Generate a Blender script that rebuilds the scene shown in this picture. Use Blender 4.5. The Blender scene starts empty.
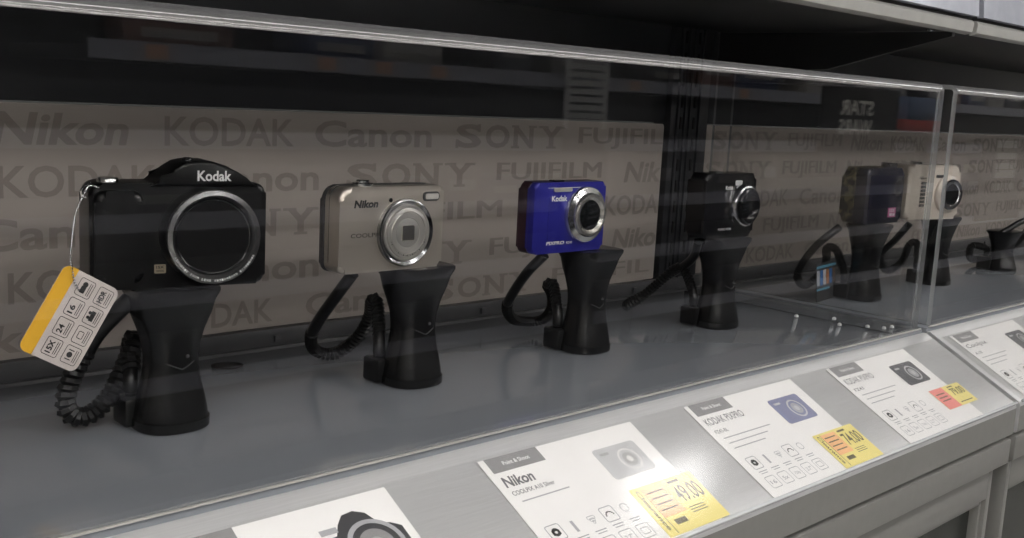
import bpy, bmesh, math, random
from mathutils import Vector, Matrix
random.seed(7)
D = bpy.data
COL = bpy.context.scene.collection
PI = math.pi

# ------------------------------------------------------------------ materials
MATS = {}
def mat(name, col, rough=.5, metal=0., spec=.5, var=.06, scale=60., bump=0., stretch=None, coat=0., emit=None, emit_s=0., alpha=None):
    if name in MATS: return MATS[name]
    m = D.materials.new(name); m.use_nodes = True
    nt = m.node_tree; n = nt.nodes; l = nt.links
    b = n['Principled BSDF']
    b.inputs['Roughness'].default_value = rough
    b.inputs['Metallic'].default_value = metal
    b.inputs['Specular IOR Level'].default_value = spec
    b.inputs['Coat Weight'].default_value = coat
    tc = n.new('ShaderNodeTexCoord'); mp = n.new('ShaderNodeMapping'); nz = n.new('ShaderNodeTexNoise')
    l.new(tc.outputs['Object'], mp.inputs[0]); l.new(mp.outputs[0], nz.inputs['Vector'])
    if stretch: mp.inputs['Scale'].default_value = stretch
    nz.inputs['Scale'].default_value = scale; nz.inputs['Detail'].default_value = 3
    rp = n.new('ShaderNodeValToRGB')
    c = Vector(col)
    rp.color_ramp.elements[0].position = .3; rp.color_ramp.elements[1].position = .7
    rp.color_ramp.elements[0].color = (*(c*(1-var)), 1); rp.color_ramp.elements[1].color = (*(c*(1+var)), 1)
    l.new(nz.outputs['Fac'], rp.inputs[0]); l.new(rp.outputs[0], b.inputs['Base Color'])
    if bump:
        bp = n.new('ShaderNodeBump'); bp.inputs['Strength'].default_value = bump; bp.inputs['Distance'].default_value = .0004
        l.new(nz.outputs['Fac'], bp.inputs['Height']); l.new(bp.outputs[0], b.inputs['Normal'])
    if emit:
        b.inputs['Emission Color'].default_value = (*emit, 1); b.inputs['Emission Strength'].default_value = emit_s
    MATS[name] = m
    return m

def sheet_glass(name, tint=(.93, .94, .94), ior=1.49, rough=.01, haze=.0, gloss=1.0):
    """thin clear plastic: Fresnel mix of a clear (tinted) transmission and a mirror reflection"""
    m = D.materials.new(name); m.use_nodes = True
    nt = m.node_tree; n = nt.nodes; l = nt.links
    n.remove(n['Principled BSDF'])
    out = n['Material Output']
    tr = n.new('ShaderNodeBsdfTransparent'); tr.inputs[0].default_value = (*tint, 1)
    gl = n.new('ShaderNodeBsdfGlossy'); gl.inputs['Roughness'].default_value = rough
    gl.inputs['Color'].default_value = (gloss, gloss, gloss, 1)
    nz = n.new('ShaderNodeTexNoise'); nz.inputs['Scale'].default_value = 3; tc = n.new('ShaderNodeTexCoord')
    l.new(tc.outputs['Object'], nz.inputs['Vector'])
    bp = n.new('ShaderNodeBump'); bp.inputs['Strength'].default_value = .04; bp.inputs['Distance'].default_value = .002
    l.new(nz.outputs['Fac'], bp.inputs['Height']); l.new(bp.outputs[0], gl.inputs['Normal'])
    # Schlick reflectance, the same from both sides of the sheet
    f0 = ((ior-1)/(ior+1))**2
    lw = n.new('ShaderNodeLayerWeight'); lw.inputs['Blend'].default_value = .5
    pw = n.new('ShaderNodeMath'); pw.operation = 'POWER'; pw.inputs[1].default_value = 5
    fr = n.new('ShaderNodeMath'); fr.operation = 'MULTIPLY_ADD'; fr.inputs[1].default_value = 1-f0; fr.inputs[2].default_value = f0
    l.new(lw.outputs['Facing'], pw.inputs[0]); l.new(pw.outputs[0], fr.inputs[0])
    mx = n.new('ShaderNodeMixShader')
    l.new(fr.outputs[0], mx.inputs[0]); l.new(tr.outputs[0], mx.inputs[1]); l.new(gl.outputs[0], mx.inputs[2])
    last = mx
    if haze:
        df = n.new('ShaderNodeBsdfDiffuse'); df.inputs[0].default_value = (.8, .8, .82, 1)
        m2 = n.new('ShaderNodeMixShader'); m2.inputs[0].default_value = haze
        l.new(mx.outputs[0], m2.inputs[1]); l.new(df.outputs[0], m2.inputs[2]); last = m2
    l.new(last.outputs[0], out.inputs[0])
    MATS[name] = m
    return m

M_DECK = mat('grey_deck_paint', (.215, .228, .25), .10, 0, .6, .03, 5)
M_RAIL = mat('brushed_steel_paint', (.54, .54, .545), .34, .35, .5, .05, 30, stretch=(1, 40, 1))
M_FACE = mat('grey_coat_and_rail_shade', (.19, .186, .177), .42, .1, .5, .03, 120)
M_DARKM = mat('dark_metal', (.035, .036, .04), .4, .2, .5, .15, 12)
M_SLOT = mat('black_gap', (.008, .008, .008), .7)
M_CHAN = mat('channel_grey', (.10, .10, .105), .4, .2)
M_UNDER = mat('shelf_underside', (.03, .03, .032), .45, .1, .3, .1, 6)
M_LIP = mat('shelf_lip_grey', (.34, .335, .32), .35, .1)
M_BOARD = mat('printed_board', (.44, .39, .355), .45, 0, .3, .03, 4)
M_LETTER = mat('board_lettering', (.315, .277, .252), .5, 0, .3, .03, 20)
M_BLK = mat('black_plastic', (.006, .006, .0065), .3, 0, .45, .15, 200, bump=.08)
M_BLKG = mat('black_gloss_plastic', (.008, .008, .0095), .14, 0, .5, .1, 90)
M_STAND = mat('satin_black_stand', (.006, .006, .0065), .24, 0, .5, .15, 40)
M_RUB = mat('black_rubber_cable', (.007, .007, .0075), .42, 0, .4, .2, 90)
M_CHR = mat('chrome_ring', (.62, .62, .63), .16, 1, .5, .05, 40)
M_SILV = mat('champagne_metal', (.56, .51, .45), .3, .75, .5, .04, 30)
M_SILVD = mat('silver_ring_satin', (.5, .49, .47), .25, .9, .5, .05, 60)
M_DGREY = mat('dark_grey_plastic', (.05, .05, .052), .35)
M_BLUE = mat('blue_anodised', (.028, .028, .30), .28, .35, .5, .06, 30, coat=.3)
M_LENS = mat('lens_glass_dark', (.006, .007, .008), .05, 0, .8, .2, 40, coat=1)
M_WHITEP = mat('white_glossy_plastic', (.58, .52, .46), .3, 0, .5, .03, 20)
M_WPRINT = mat('white_print', (.8, .8, .8), .5)
M_KPRINT = mat('black_print', (.03, .03, .03), .5)
M_GPRINT = mat('grey_print', (.40, .40, .42), .5)
M_LPRINT = mat('light_grey_print', (.55, .55, .56), .5)
M_HEAD = mat('header_grey', (.26, .255, .26), .5)
M_CARD = mat('card_stock', (.86, .845, .835), .45, 0, .4, .015, 30)
M_YEL = mat('yellow_sticker', (.86, .74, .27), .5, 0, .4, .03, 40)
M_ORA = mat('orange_sticker_patch', (.92, .52, .26), .5)
M_PINK = mat('pink_sticker', (.85, .28, .25), .5)
M_TAGY = mat('tag_yellow', (.80, .44, .03), .5)
M_TAGW = mat('tag_white', (.62, .56, .53), .5)
M_NAVY = mat('dark_navy_plastic', (.030, .032, .048), .2, 0, .5, .1, 30)
M_CAMO = D.materials.new('olive_camo'); M_CAMO.use_nodes = True
def _camo():
    nt = M_CAMO.node_tree; n = nt.nodes; l = nt.links; b = n['Principled BSDF']
    tc = n.new('ShaderNodeTexCoord'); nz = n.new('ShaderNodeTexNoise'); nz.inputs['Scale'].default_value = 120; nz.inputs['Detail'].default_value = 1
    rp = n.new('ShaderNodeValToRGB'); rp.color_ramp.interpolation = 'CONSTANT'
    e = rp.color_ramp.elements; e[0].color = (.012, .012, .01, 1); e[1].position = .5; e[1].color = (.11, .10, .05, 1)
    x = e.new(.6); x.color = (.24, .21, .11, 1)
    l.new(tc.outputs['Object'], nz.inputs['Vector']); l.new(nz.outputs['Fac'], rp.inputs[0]); l.new(rp.outputs[0], b.inputs['Base Color'])
    b.inputs['Roughness'].default_value = .4
_camo()
G_COVER = sheet_glass('clear_acrylic', (.955, .955, .955), 1.49, .012)
G_EDGE = sheet_glass('acrylic_edge', (.62, .66, .66), 1.49, .12, .22)
G_FILM = sheet_glass('clear_label_film', (.985, .985, .985), 1.4, .11)

# ------------------------------------------------------------------ mesh helpers
def link(name, bm, m, parent=None, smooth=35, loc=None, rot=None):
    me = D.meshes.new(name)
    bmesh.ops.recalc_face_normals(bm, faces=bm.faces[:])
    bm.to_mesh(me); bm.free()
    for mm in (m if isinstance(m, (list, tuple)) else [m]): me.materials.append(mm)
    if smooth:
        for p in me.polygons: p.use_smooth = True
        me.set_sharp_from_angle(angle=math.radians(smooth))
    o = D.objects.new(name, me); COL.objects.link(o)
    if parent: o.parent = parent
    if loc is not None: o.location = loc
    if rot is not None: o.rotation_euler = rot
    return o

def tag(o, label=None, cat=None, group=None, kind=None):
    if label: o['label'] = label
    if cat: o['category'] = cat
    if group: o['group'] = group
    if kind: o['kind'] = kind
    return o

def empty(name, loc, label, cat, group=None, rot=(0, 0, 0)):
    o = D.objects.new(name, None); COL.objects.link(o)
    o.location = loc; o.rotation_euler = rot; o.empty_display_size = .02
    return tag(o, label, cat, group)

def box(bm, x0, x1, y0, y1, z0, z1, bev=0, seg=2, mi=0):
    vs = [bm.verts.new(p) for p in ((x0,y0,z0),(x1,y0,z0),(x1,y1,z0),(x0,y1,z0),(x0,y0,z1),(x1,y0,z1),(x1,y1,z1),(x0,y1,z1))]
    fs = [bm.faces.new([vs[i] for i in f]) for f in ((0,3,2,1),(4,5,6,7),(0,1,5,4),(1,2,6,5),(2,3,7,6),(3,0,4,7))]
    for f in fs: f.material_index = mi
    if bev:
        es = set(e for f in fs for e in f.edges)
        r = bmesh.ops.bevel(bm, geom=list(es), offset=bev, segments=seg, profile=.5, affect='EDGES')
        for f in r['faces']: f.material_index = mi
    return bm

def rr(x0, x1, z0, z1, r, n=6):
    """rounded rectangle outline; r is one radius or (bl, br, tr, tl)"""
    if not isinstance(r, (tuple, list)): r = (r,)*4
    out = []
    for (cx, cz, sx, sz, a0), q in zip(((x0, z0, 1, 1, PI), (x1, z0, -1, 1, 1.5*PI), (x1, z1, -1, -1, 0), (x0, z1, 1, -1, .5*PI)), r):
        if q <= 0: out.append((cx, cz)); continue
        for i in range(n+1):
            a = a0 + i*PI/2/n
            out.append((cx + sx*q + q*math.cos(a), cz + sz*q + q*math.sin(a)))
    return out

def prism(bm, outline, y0, y1, bev=0, seg=3, mi=0, plane='xz', bev_back=True):
    """outline in XZ extruded along Y from y0 (front) to y1"""
    def P(a, b, d): return (a, d, b) if plane == 'xz' else (a, b, d)
    A = [bm.verts.new(P(a, b, y0)) for a, b in outline]; B = [bm.verts.new(P(a, b, y1)) for a, b in outline]
    n = len(A); fs = [bm.faces.new(A), bm.faces.new(B[::-1])]
    for i in range(n): fs.append(bm.faces.new((A[i], B[i], B[(i+1) % n], A[(i+1) % n])))
    for f in fs: f.material_index = mi
    if bev:
        es = list(fs[0].edges) + (list(fs[1].edges) if bev_back else [])
        r = bmesh.ops.bevel(bm, geom=es, offset=bev, segments=seg, profile=.5, affect='EDGES', clamp_overlap=True)
        for f in r['faces']: f.material_index = mi
    return bm

def lathe(bm, prof, n=48, axis='y', c=(0, 0, 0), mi=0, cap=True):
    """prof: (radius, distance along the axis); axis y points to the viewer (-Y) for positive distance"""
    rings = []
    for r, d in prof:
        ring = []
        for i in range(n):
            a = 2*PI*i/n
            if axis == 'y': p = (c[0]+r*math.cos(a), c[1]-d, c[2]+r*math.sin(a))
            else: p = (c[0]+r*math.cos(a), c[1]+r*math.sin(a), c[2]+d)
            ring.append(bm.verts.new(p))
        rings.append(ring)
    for a, b in zip(rings, rings[1:]):
        for i in range(n):
            f = bm.faces.new((a[i], a[(i+1) % n], b[(i+1) % n], b[i])); f.material_index = mi
    if cap:
        for ring in (rings[0], rings[-1]):
            f = bm.faces.new(ring); f.material_index = mi
    return bm

def spline(pts, per=10):
    P = [Vector(p) for p in pts]; P = [P[0]*2-P[1]] + P + [P[-1]*2-P[-2]]
    out = []
    for i in range(1, len(P)-2):
        for k in range(per):
            t = k/per; a, b, c, d = P[i-1:i+3]
            out.append(.5*((2*b) + (c-a)*t + (2*a-5*b+4*c-d)*t*t + (3*b-a-3*c+d)*t**3))
    out.append(P[-2]); return out

def frames(path):
    T = []
    for i in range(len(path)):
        T.append((path[min(i+1, len(path)-1)] - path[max(i-1, 0)]).normalized())
    n = T[0].orthogonal().normalized(); N = []
    for t in T:
        n = (n - t*n.dot(t)).normalized(); N.append(n.copy())
    return T, N

def tube(bm, path, r, n=10, mi=0):
    path = [Vector(p) for p in path]; T, N = frames(path); rings = []
    for i, p in enumerate(path):
        rad = r(i/(len(path)-1)) if callable(r) else r
        B = T[i].cross(N[i])
        rings.append([bm.verts.new(p + rad*(math.cos(2*PI*k/n)*N[i] + math.sin(2*PI*k/n)*B)) for k in range(n)])
    for a, b in zip(rings, rings[1:]):
        for k in range(n):
            bm.faces.new((a[k], a[(k+1) % n], b[(k+1) % n], b[k])).material_index = mi
    for ring in (rings[0], rings[-1]): bm.faces.new(ring).material_index = mi
    return bm

def resample(path, step):
    out = [path[0]]; acc = 0; last = path[0]
    for p in path[1:]:
        d = (p-last).length
        while acc + d >= step:
            t = (step-acc)/d; last = last.lerp(p, t); out.append(last); d = (p-last).length; acc = 0
        acc += d; last = p
    return out

def coil(bm, path, R, w, pitch, per=8):
    """coiled cord: a wire of radius w wound with radius R round the path"""
    path = resample([Vector(p) for p in path], pitch/per); T, N = frames(path); pts = []
    for i, p in enumerate(path):
        a = 2*PI*i/per; B = T[i].cross(N[i])
        pts.append(p + (R-w)*(math.cos(a)*N[i] + math.sin(a)*B))
    tube(bm, pts, w, 5)
    tube(bm, path, R-w*.95, 10)
    return bm

_wc = {}
def word(s, bold=0., spacing=1.):
    k = (s, bold, spacing)
    if k in _wc: return _wc[k]
    cu = D.curves.new('t', 'FONT'); cu.body = s; cu.size = 1; cu.offset = bold; cu.resolution_u = 3; cu.space_character = spacing
    o = D.objects.new('t', cu)
    COL.objects.link(o); dg = bpy.context.evaluated_depsgraph_get(); dg.update()
    me = D.meshes.new_from_object(o.evaluated_get(dg))
    V = [v.co.copy() for v in me.vertices]; F = [tuple(p.vertices) for p in me.polygons]
    D.objects.remove(o); D.curves.remove(cu); D.meshes.remove(me)
    if V:
        x0 = min(v.x for v in V); x1 = max(v.x for v in V); y0 = min(v.y for v in V); y1 = max(v.y for v in V)
    else: x0 = x1 = y0 = y1 = 0
    _wc[k] = (V, F, x0, x1, y0, y1)
    return _wc[k]

def put_word(bm, s, x, y, w, h, d=0, plane='xz', bold=0., shear=0., rot=0., mi=0, fit=True):
    """word fitted in a w x h box whose lower left corner is (x, y); d = third coordinate"""
    V, F, x0, x1, y0, y1 = word(s, bold)
    sx = w/max(x1-x0, 1e-6); sy = h/max(y1-y0, 1e-6)
    if not w: sx = sy
    c, q = math.cos(rot), math.sin(rot); nv = []
    for v in V:
        a = (v.x-x0)*sx; b = (v.y-y0)*sy; a += shear*b
        a, b = x + a*c - b*q, y + a*q + b*c
        nv.append(bm.verts.new((a, d, b) if plane == 'xz' else (a, b, d)))
    for f in F:
        try: bm.faces.new([nv[i] for i in f]).material_index = mi
        except ValueError: pass
    return bm

def quad(bm, x0, x1, y0, y1, d, plane='xy', mi=0):
    ps = [(x0, y0), (x1, y0), (x1, y1), (x0, y1)]
    f = bm.faces.new([bm.verts.new((a, b, d) if plane == 'xy' else (a, d, b)) for a, b in ps]); f.material_index = mi
    return f

def outline_frame(bm, x0, x1, y0, y1, r, t, d, plane='xy', mi=0):
    A = rr(x0, x1, y0, y1, r, 4); B = rr(x0+t, x1-t, y0+t, y1-t, max(r-t, 1e-4), 4)
    P = lambda p: (p[0], p[1], d) if plane == 'xy' else (p[0], d, p[1])
    va = [bm.verts.new(P(p)) for p in A]; vb = [bm.verts.new(P(p)) for p in B]; n = len(va)
    for i in range(n): bm.faces.new((va[i], va[(i+1) % n], vb[(i+1) % n], vb[i])).material_index = mi

def disc(bm, x, z, r, d, n=32, plane='xz', mi=0, r2=None):
    P = lambda a, b: (a, d, b) if plane == 'xz' else (a, b, d)
    A = [bm.verts.new(P(x+r*math.cos(2*PI*i/n), z+r*math.sin(2*PI*i/n))) for i in range(n)]
    if r2:
        B = [bm.verts.new(P(x+r2*math.cos(2*PI*i/n), z+r2*math.sin(2*PI*i/n))) for i in range(n)]
        for i in range(n): bm.faces.new((A[i], A[(i+1) % n], B[(i+1) % n], B[i])).material_index = mi
    else: bm.faces.new(A).material_index = mi

NB = bmesh.new
def struct(name, bm, m, parent=None, smooth=35):
    o = link(name, bm, m, parent, smooth)
    if not parent: o['kind'] = 'structure'
    return o

# ------------------------------------------------------------------ the building
FL, CE = -.95, 1.95
struct('floor', box(NB(), -5, 9, -9, 1.4, FL-.05, FL), mat('floor_tiles', (.55, .54, .51), .25, 0, .5, .06, 3))
struct('ceiling', box(NB(), -5, 9, -9, 1.4, CE, CE+.05), mat('ceiling_white', (.62, .62, .60), .8))
struct('wall_back', box(NB(), -5, 9, 1.4, 1.45, FL, CE), mat('wall_back_dark', (.12, .12, .12), .7))
struct('wall_far', box(NB(), 9, 9.05, -9, 1.4, FL, CE), mat('wall_far_grey', (.30, .29, .28), .8))
struct('wall_near', box(NB(), -5.05, -5, -9, 1.4, FL, CE), mat('wall_far_grey', (.30, .29, .28), .8))

M_LAMP = mat('lamp_diffuser', (.9, .9, .9), .5, emit=(1, .978, .955), emit_s=13)
M_LAMPN = mat('lamp_diffuser_near', (.9, .9, .9), .5, emit=(1, .978, .955), emit_s=8)
def fixture(x, y, L, label, w=.14, s=None):
    t = empty('ceiling_light', (x, y, CE), label, 'ceiling light', 'aisle ceiling lights')
    link('housing', box(NB(), -L/2, L/2, -w/2-.02, w/2+.02, -.06, -.002, .004), M_LIP, t)
    link('diffuser', box(NB(), -L/2+.02, L/2-.02, -w/2, w/2, -.075, -.0605, .003), s or M_LAMP, t)
M_LAMPB = mat('lamp_diffuser_bright', (.9, .9, .9), .5, emit=(1, .978, .955), emit_s=4.5)
fixture(2.80, .50, .45, 'short ceiling light over the shelving, mirrored as glare on the price rail', .16, M_LAMPB)
fixture(-.9, .50, 1.5, 'long ceiling light over the shelving beyond the left edge')
for y, wh in ((-.75, 'the aisle'), (-2.7, 'the second aisle, added to light the boards,'), (-4.6, 'the third aisle, added to light the boards,'), (-6.5, 'the fourth aisle, added to light the boards,')):  # rows past the first are added so light reaches the backboards under the shelf
    fixture(2.0, y, 12.0, 'very long row of ceiling lights over %s behind the viewer' % wh, .2, M_LAMPN if y > -1 else None)

# ------------------------------------------------------------------ gondola units
YF, YR = .390, .800         # front face of the price rail, rear of the deck
A28 = math.radians(28.04)
CS, SN = math.cos(A28), math.sin(A28)
UNITS = [(-.121, 1.0985, 'left'), (1.108, 2.3275, 'right')]
def rail_pt(x, v, n=0): return (x, .490 - v*CS - n*SN, -.004 - v*SN + n*CS)

for x0, x1, side in UNITS:
    w = {'left': 'in the foreground', 'right': 'cut by the right edge'}[side]
    u = empty('display_fixture', ((x0+x1)/2, .6, FL), 'grey metal display fixture with price rail and doors, %s' % w, 'display fixture')
    def U(name, bm, m): 
        o = link(name, bm, m, u); o.matrix_parent_inverse = Matrix.Translation(-Vector(u.location)); return o
    # deck: flat painted top with a rolled front edge
    bm = NB(); box(bm, x0, x1-.001, .494, .770, -.018, 0, .0012)
    U('deck', bm, M_DECK)
    # rear channel, slotted
    bm = NB(); box(bm, x0, x1, .7705, .778, -.018, -.008, 0); box(bm, x0, x1, .778, .7895, -.018, .0, .0006); box(bm, x0, x1, .7825, .7895, .0, .0145, .0008)
    for k in range(5):
        xx = x0+.12+k*.24; box(bm, xx, xx+.006, .7800, .7825, .003, .009, .0005)
    U('rear_channel', bm, M_CHAN)
    # price rail: bent sheet
    bm = NB()
    prof = [(.4935, -.0175), (.4935, -.0042), (.490, -.004), (.490-.112*CS, -.004-.112*SN), (.3895, -.0585), (.3885, -.0615), (.3885, -.0885), (.3900, -.0895), (.404, -.0895), (.404, -.060), (.480, -.0175)]
    A = [bm.verts.new((x0, y, z)) for y, z in prof]; B = [bm.verts.new((x1, y, z)) for y, z in prof]
    for i in range(len(prof)):
        j = (i+1) % len(prof); bm.faces.new((A[i], B[i], B[j], A[j]))
    bm.faces.new(A); bm.faces.new(B[::-1])
    for f in bm.faces:
        if all(v.co.y < .3892 for v in f.verts): f.material_index = 1  # upright face of the same sheet made darker, its shade put into the colour
    U('price_rail', bm, [M_RAIL, M_FACE])
    # second strip and body below
    U('lower_strip', box(NB(), x0, x1-.002, .3885, .43, -.1195, -.0935, .0018), M_FACE)
    bm = NB(); box(bm, x0, x1-.004, .4245, .43, -.0934, -.0900, 0); box(bm, x0+.002, x1-.004, .425, .77, -.1225, -.063, 0)
    U('gap_filler', bm, M_SLOT)
    body = box(NB(), x0, x1-.010, .415, .79, FL+.002, -.1225, .002)
    U('cabinet_body', body, M_FACE)
    # doors: frame, inner bevel, dark glass
    half = (x1-.018-(x0+.008))/2
    for k in range(2):
        a = x0+.008 + k*half + .001; b = a+half-.002
        top, bot = -.1245, -.86
        d = NB()
        fr = .009
        box(d, a, a+fr, .396, .4145, bot, top, .0015); box(d, b-fr, b, .396, .4145, bot, top, .0015)
        box(d, a+fr, b-fr, .396, .4145, top-.030, top, .0015); box(d, a+fr, b-fr, .396, .4145, bot, bot+fr, .0015)
        e = .006
        box(d, a+fr+.001, a+fr+e, .400, .4140, bot+fr+.001, top-.031, .001); box(d, b-fr-e, b-fr-.001, .400, .4140, bot+fr+.001, top-.031, .001)
        box(d, a+fr+e, b-fr-e, .400, .4140, top-.036, top-.0305, .001)
        door = U('door', d, M_FACE)
        p = link('door_panel', box(NB(), a+fr+e, b-fr-e, .409, .4135, bot+fr, top-.036, .0), mat('smoked_glass', (.018, .020, .018), .25, 0, .3), door)
        h = NB(); hx = (b-fr+.010) if k == 0 else (a+.012)
        tube(h, [(hx, .3955, -.20), (hx, .384, -.202), (hx, .382, -.21), (hx, .382, -.30), (hx, .384, -.308), (hx, .3955, -.31)], .0045, 10)
        link('handle', h, M_SILVD, door)
    U('kick_plate', box(NB(), x0+.01, x1-.02, .45, .47, FL+.001, -.87, 0), M_SLOT) if False else None
    # clear label film over the cards
    f = empty('label_film', rail_pt((x0+x1)/2, 0), 'clear plastic label strip lying over the cards on the %s price rail' % side, 'label strip', None, (A28, 0, 0))
    L = (x1-x0)/2 - .003
    bm = NB(); box(bm, -L, L, -.1125, -.012, .0022, .0028, 0)
    link('clear_sheet', bm, G_FILM, f)
    bm = NB(); box(bm, -L, L, -.1155, -.1128, .0006, .0040, .0006); 
    link('front_lip', bm, mat('frosted_lip', (.50, .51, .52), .25), f)

# right unit starts; upright post between the boards
bm = NB()
box(bm, 1.010, 1.084, .785, .81, .0005, .60, .0015)
for a, b in ((1.020, 1.0235), (1.034, 1.0365), (1.0435, 1.0455), (1.062, 1.0645)):
    box(bm, a, b, .7825, .7865, .001, .60, .0006)
up = link('upright_post', bm, M_DARKM)
tag(up, 'dark ribbed metal upright post between the two lettered backboards', 'post')
bm = NB()
for k in range(12):
    box(bm, 1.028, 1.031, .7835, .7849, .02+k*.025, .034+k*.025, 0)
link('slot_row', bm, M_SLOT, up)
bm = NB()
for k in range(12): box(bm, 1.053, 1.056, .7835, .7849, .02+k*.025, .034+k*.025, 0)
link('slot_row', bm, M_SLOT, up)

# ------------------------------------------------------------------ backboards with lettering
def wordmark(bm, kind, x, z, w, h, y, s=None):
    s = s or kind
    base = {'KODAK': .018, 'FUJIFILM': .0, 'Nikon': .03, 'Canon': .022, 'SONY': .02}[kind]
    if kind == 'Nikon': put_word(bm, s, x, z-h/2, w, h, y, bold=base, shear=.22)
    elif kind == 'Canon':
        put_word(bm, s, x, z-h/2, w, h, y, bold=base)
    elif kind == 'SONY':
        # wide slab-serif capitals
        n = 4; cw = w/n
        for i, ch in enumerate(s):
            put_word(bm, ch, x+i*cw+cw*.04, z-h/2, cw*.86 if ch != 'N' else cw*.74, h, y, bold=.03)
            t = h*.10; X = x+i*cw
            if ch == 'N':
                for a, b, zz in ((-.04, .26, -.5), (-.04, .22, .5-.10), (.58, .9, .5-.10)): quad(bm, X+a*cw, X+b*cw, z+zz*h, z+zz*h+t, y-.0001, 'xz')
            if ch == 'Y':
                for a, b, zz in ((-.04, .34, .5-.10), (.62, .98, .5-.10), (.28, .66, -.5)): quad(bm, X+a*cw, X+b*cw, z+zz*h, z+zz*h+t, y-.0001, 'xz')
            if ch == 'S':
                quad(bm, X+.76*cw, X+.86*cw, z+.18*h, z+.5*h, y-.0001, 'xz'); quad(bm, X+.03*cw, X+.13*cw, z-.5*h, z-.16*h, y-.0001, 'xz')
    elif kind == 'FUJIFILM':
        for k, e in enumerate((-.0011, -.0004, .0004, .0011)): put_word(bm, s, x+e, z-h/2, w, h, y-.00003*k)
    else: put_word(bm, s, x, z-h/2, w, h, y, bold=base)

def board(x0, x1, rows, label):
    t = empty('backboard', ((x0+x1)/2, .795, 0), label, 'backboard', 'lettered backboards')
    inv = Matrix.Translation(-Vector(t.location))
    bm = NB(); prism(bm, rr(x0, x1, .0150, .2, (.001, .001, .003, .001)), .790, .7945, .0006, 1)
    o = link('panel', bm, M_BOARD, t); o.matrix_parent_inverse = inv
    bm = NB()
    for z, h, ws in rows:
        for k, s, a, b in ws: wordmark(bm, k, a, z, b-a, h, .7896, s)
    o = link('lettering', bm, M_LETTER, t, smooth=None); o.matrix_parent_inverse = inv
H = .0235
rowsL = [
 (.182, H, [('Canon', None, -.08, .04), ('SONY', None, .07, .22), ('Nikon', None, .255, .352), ('KODAK', None, .383, .500), ('Canon', None, .521, .652), ('SONY', None, .681, .836), ('FUJIFILM', 'FUJIFIL', .859, 1.004)]),
 (.144, H, [('FUJIFILM', None, -.10, .06), ('Nikon', None, .10, .20), ('KODAK', None, .258, .378), ('Canon', None, .41, .526), ('SONY', None, .554, .710), ('FUJIFILM', None, .740, .898), ('Nikon', 'Nik', .938, 1.004)]),
 (.106, H, [('KODAK', None, -.08, .04), ('SONY', None, .07, .2), ('Canon', None, .242, .36), ('SONY', None, .386, .527), ('FUJIFILM', None, .565, .748), ('Nikon', None, .785, .88), ('KODAK', 'KODA', .908, 1.004)]),
 (.067, H, [('Nikon', None, .00, .10), ('FUJIFILM', None, -.2, -.03), ('Nikon', None, .135, .235), ('KODAK', None, .264, .375), ('Canon', None, .402, .528), ('SONY', None, .557, .710), ('FUJIFILM', None, .735, .895), ('Nikon', 'Niko', .924, 1.002)]),
 (.030, .021, [('Nikon', None, .21, .31), ('KODAK', None, .382, .482), ('Canon', None, .515, .632), ('SONY', None, .655, .802), ('FUJIFILM', 'FUJIFIL', .83, .995), ('KODAK', None, .02, .15)]),
]
rowsR = []
seq = ['Nikon', 'KODAK', 'Canon', 'SONY', 'FUJIFILM']; wd = {'Nikon': .095, 'KODAK': .117, 'Canon': .125, 'SONY': .150, 'FUJIFILM': .140}
for r, (z, st, x) in enumerate(((.182, 3, 1.10), (.144, 3, 1.092), (.106, 0, 1.29-.117-.028-.095), (.067, 4, 1.235), (.030, 1, 1.20))):
    ws = []; k = st
    while True:
        s = seq[k % 5]
        if x+wd[s] > 2.30: break
        ws.append((s, None, x, x+wd[s])); x += wd[s]+.028; k += 1
    rowsR.append((z, H if r < 4 else .021, ws))
rowsR[2] = (rowsR[2][0], H, [w for w in rowsR[2][2] if w[2] > 1.095])
board(-.12, 1.0055, rowsL, 'warm grey backboard of repeated camera maker names behind the nearer cameras, left of the post')
board(1.088, 2.31, rowsR, 'warm grey backboard of repeated camera maker names behind the far cameras, right of the post')
# dark back panels above the boards
for a, b, w in ((-.12, 1.012, 'left of'), (1.088, 2.31, 'right of')):
    o = link('back_panel', box(NB(), a, b, .793, .80, .2015, .60, .001), M_DARKM)
    tag(o, 'dark metal back panel above the lettered board, %s the post' % w, 'panel')

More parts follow.
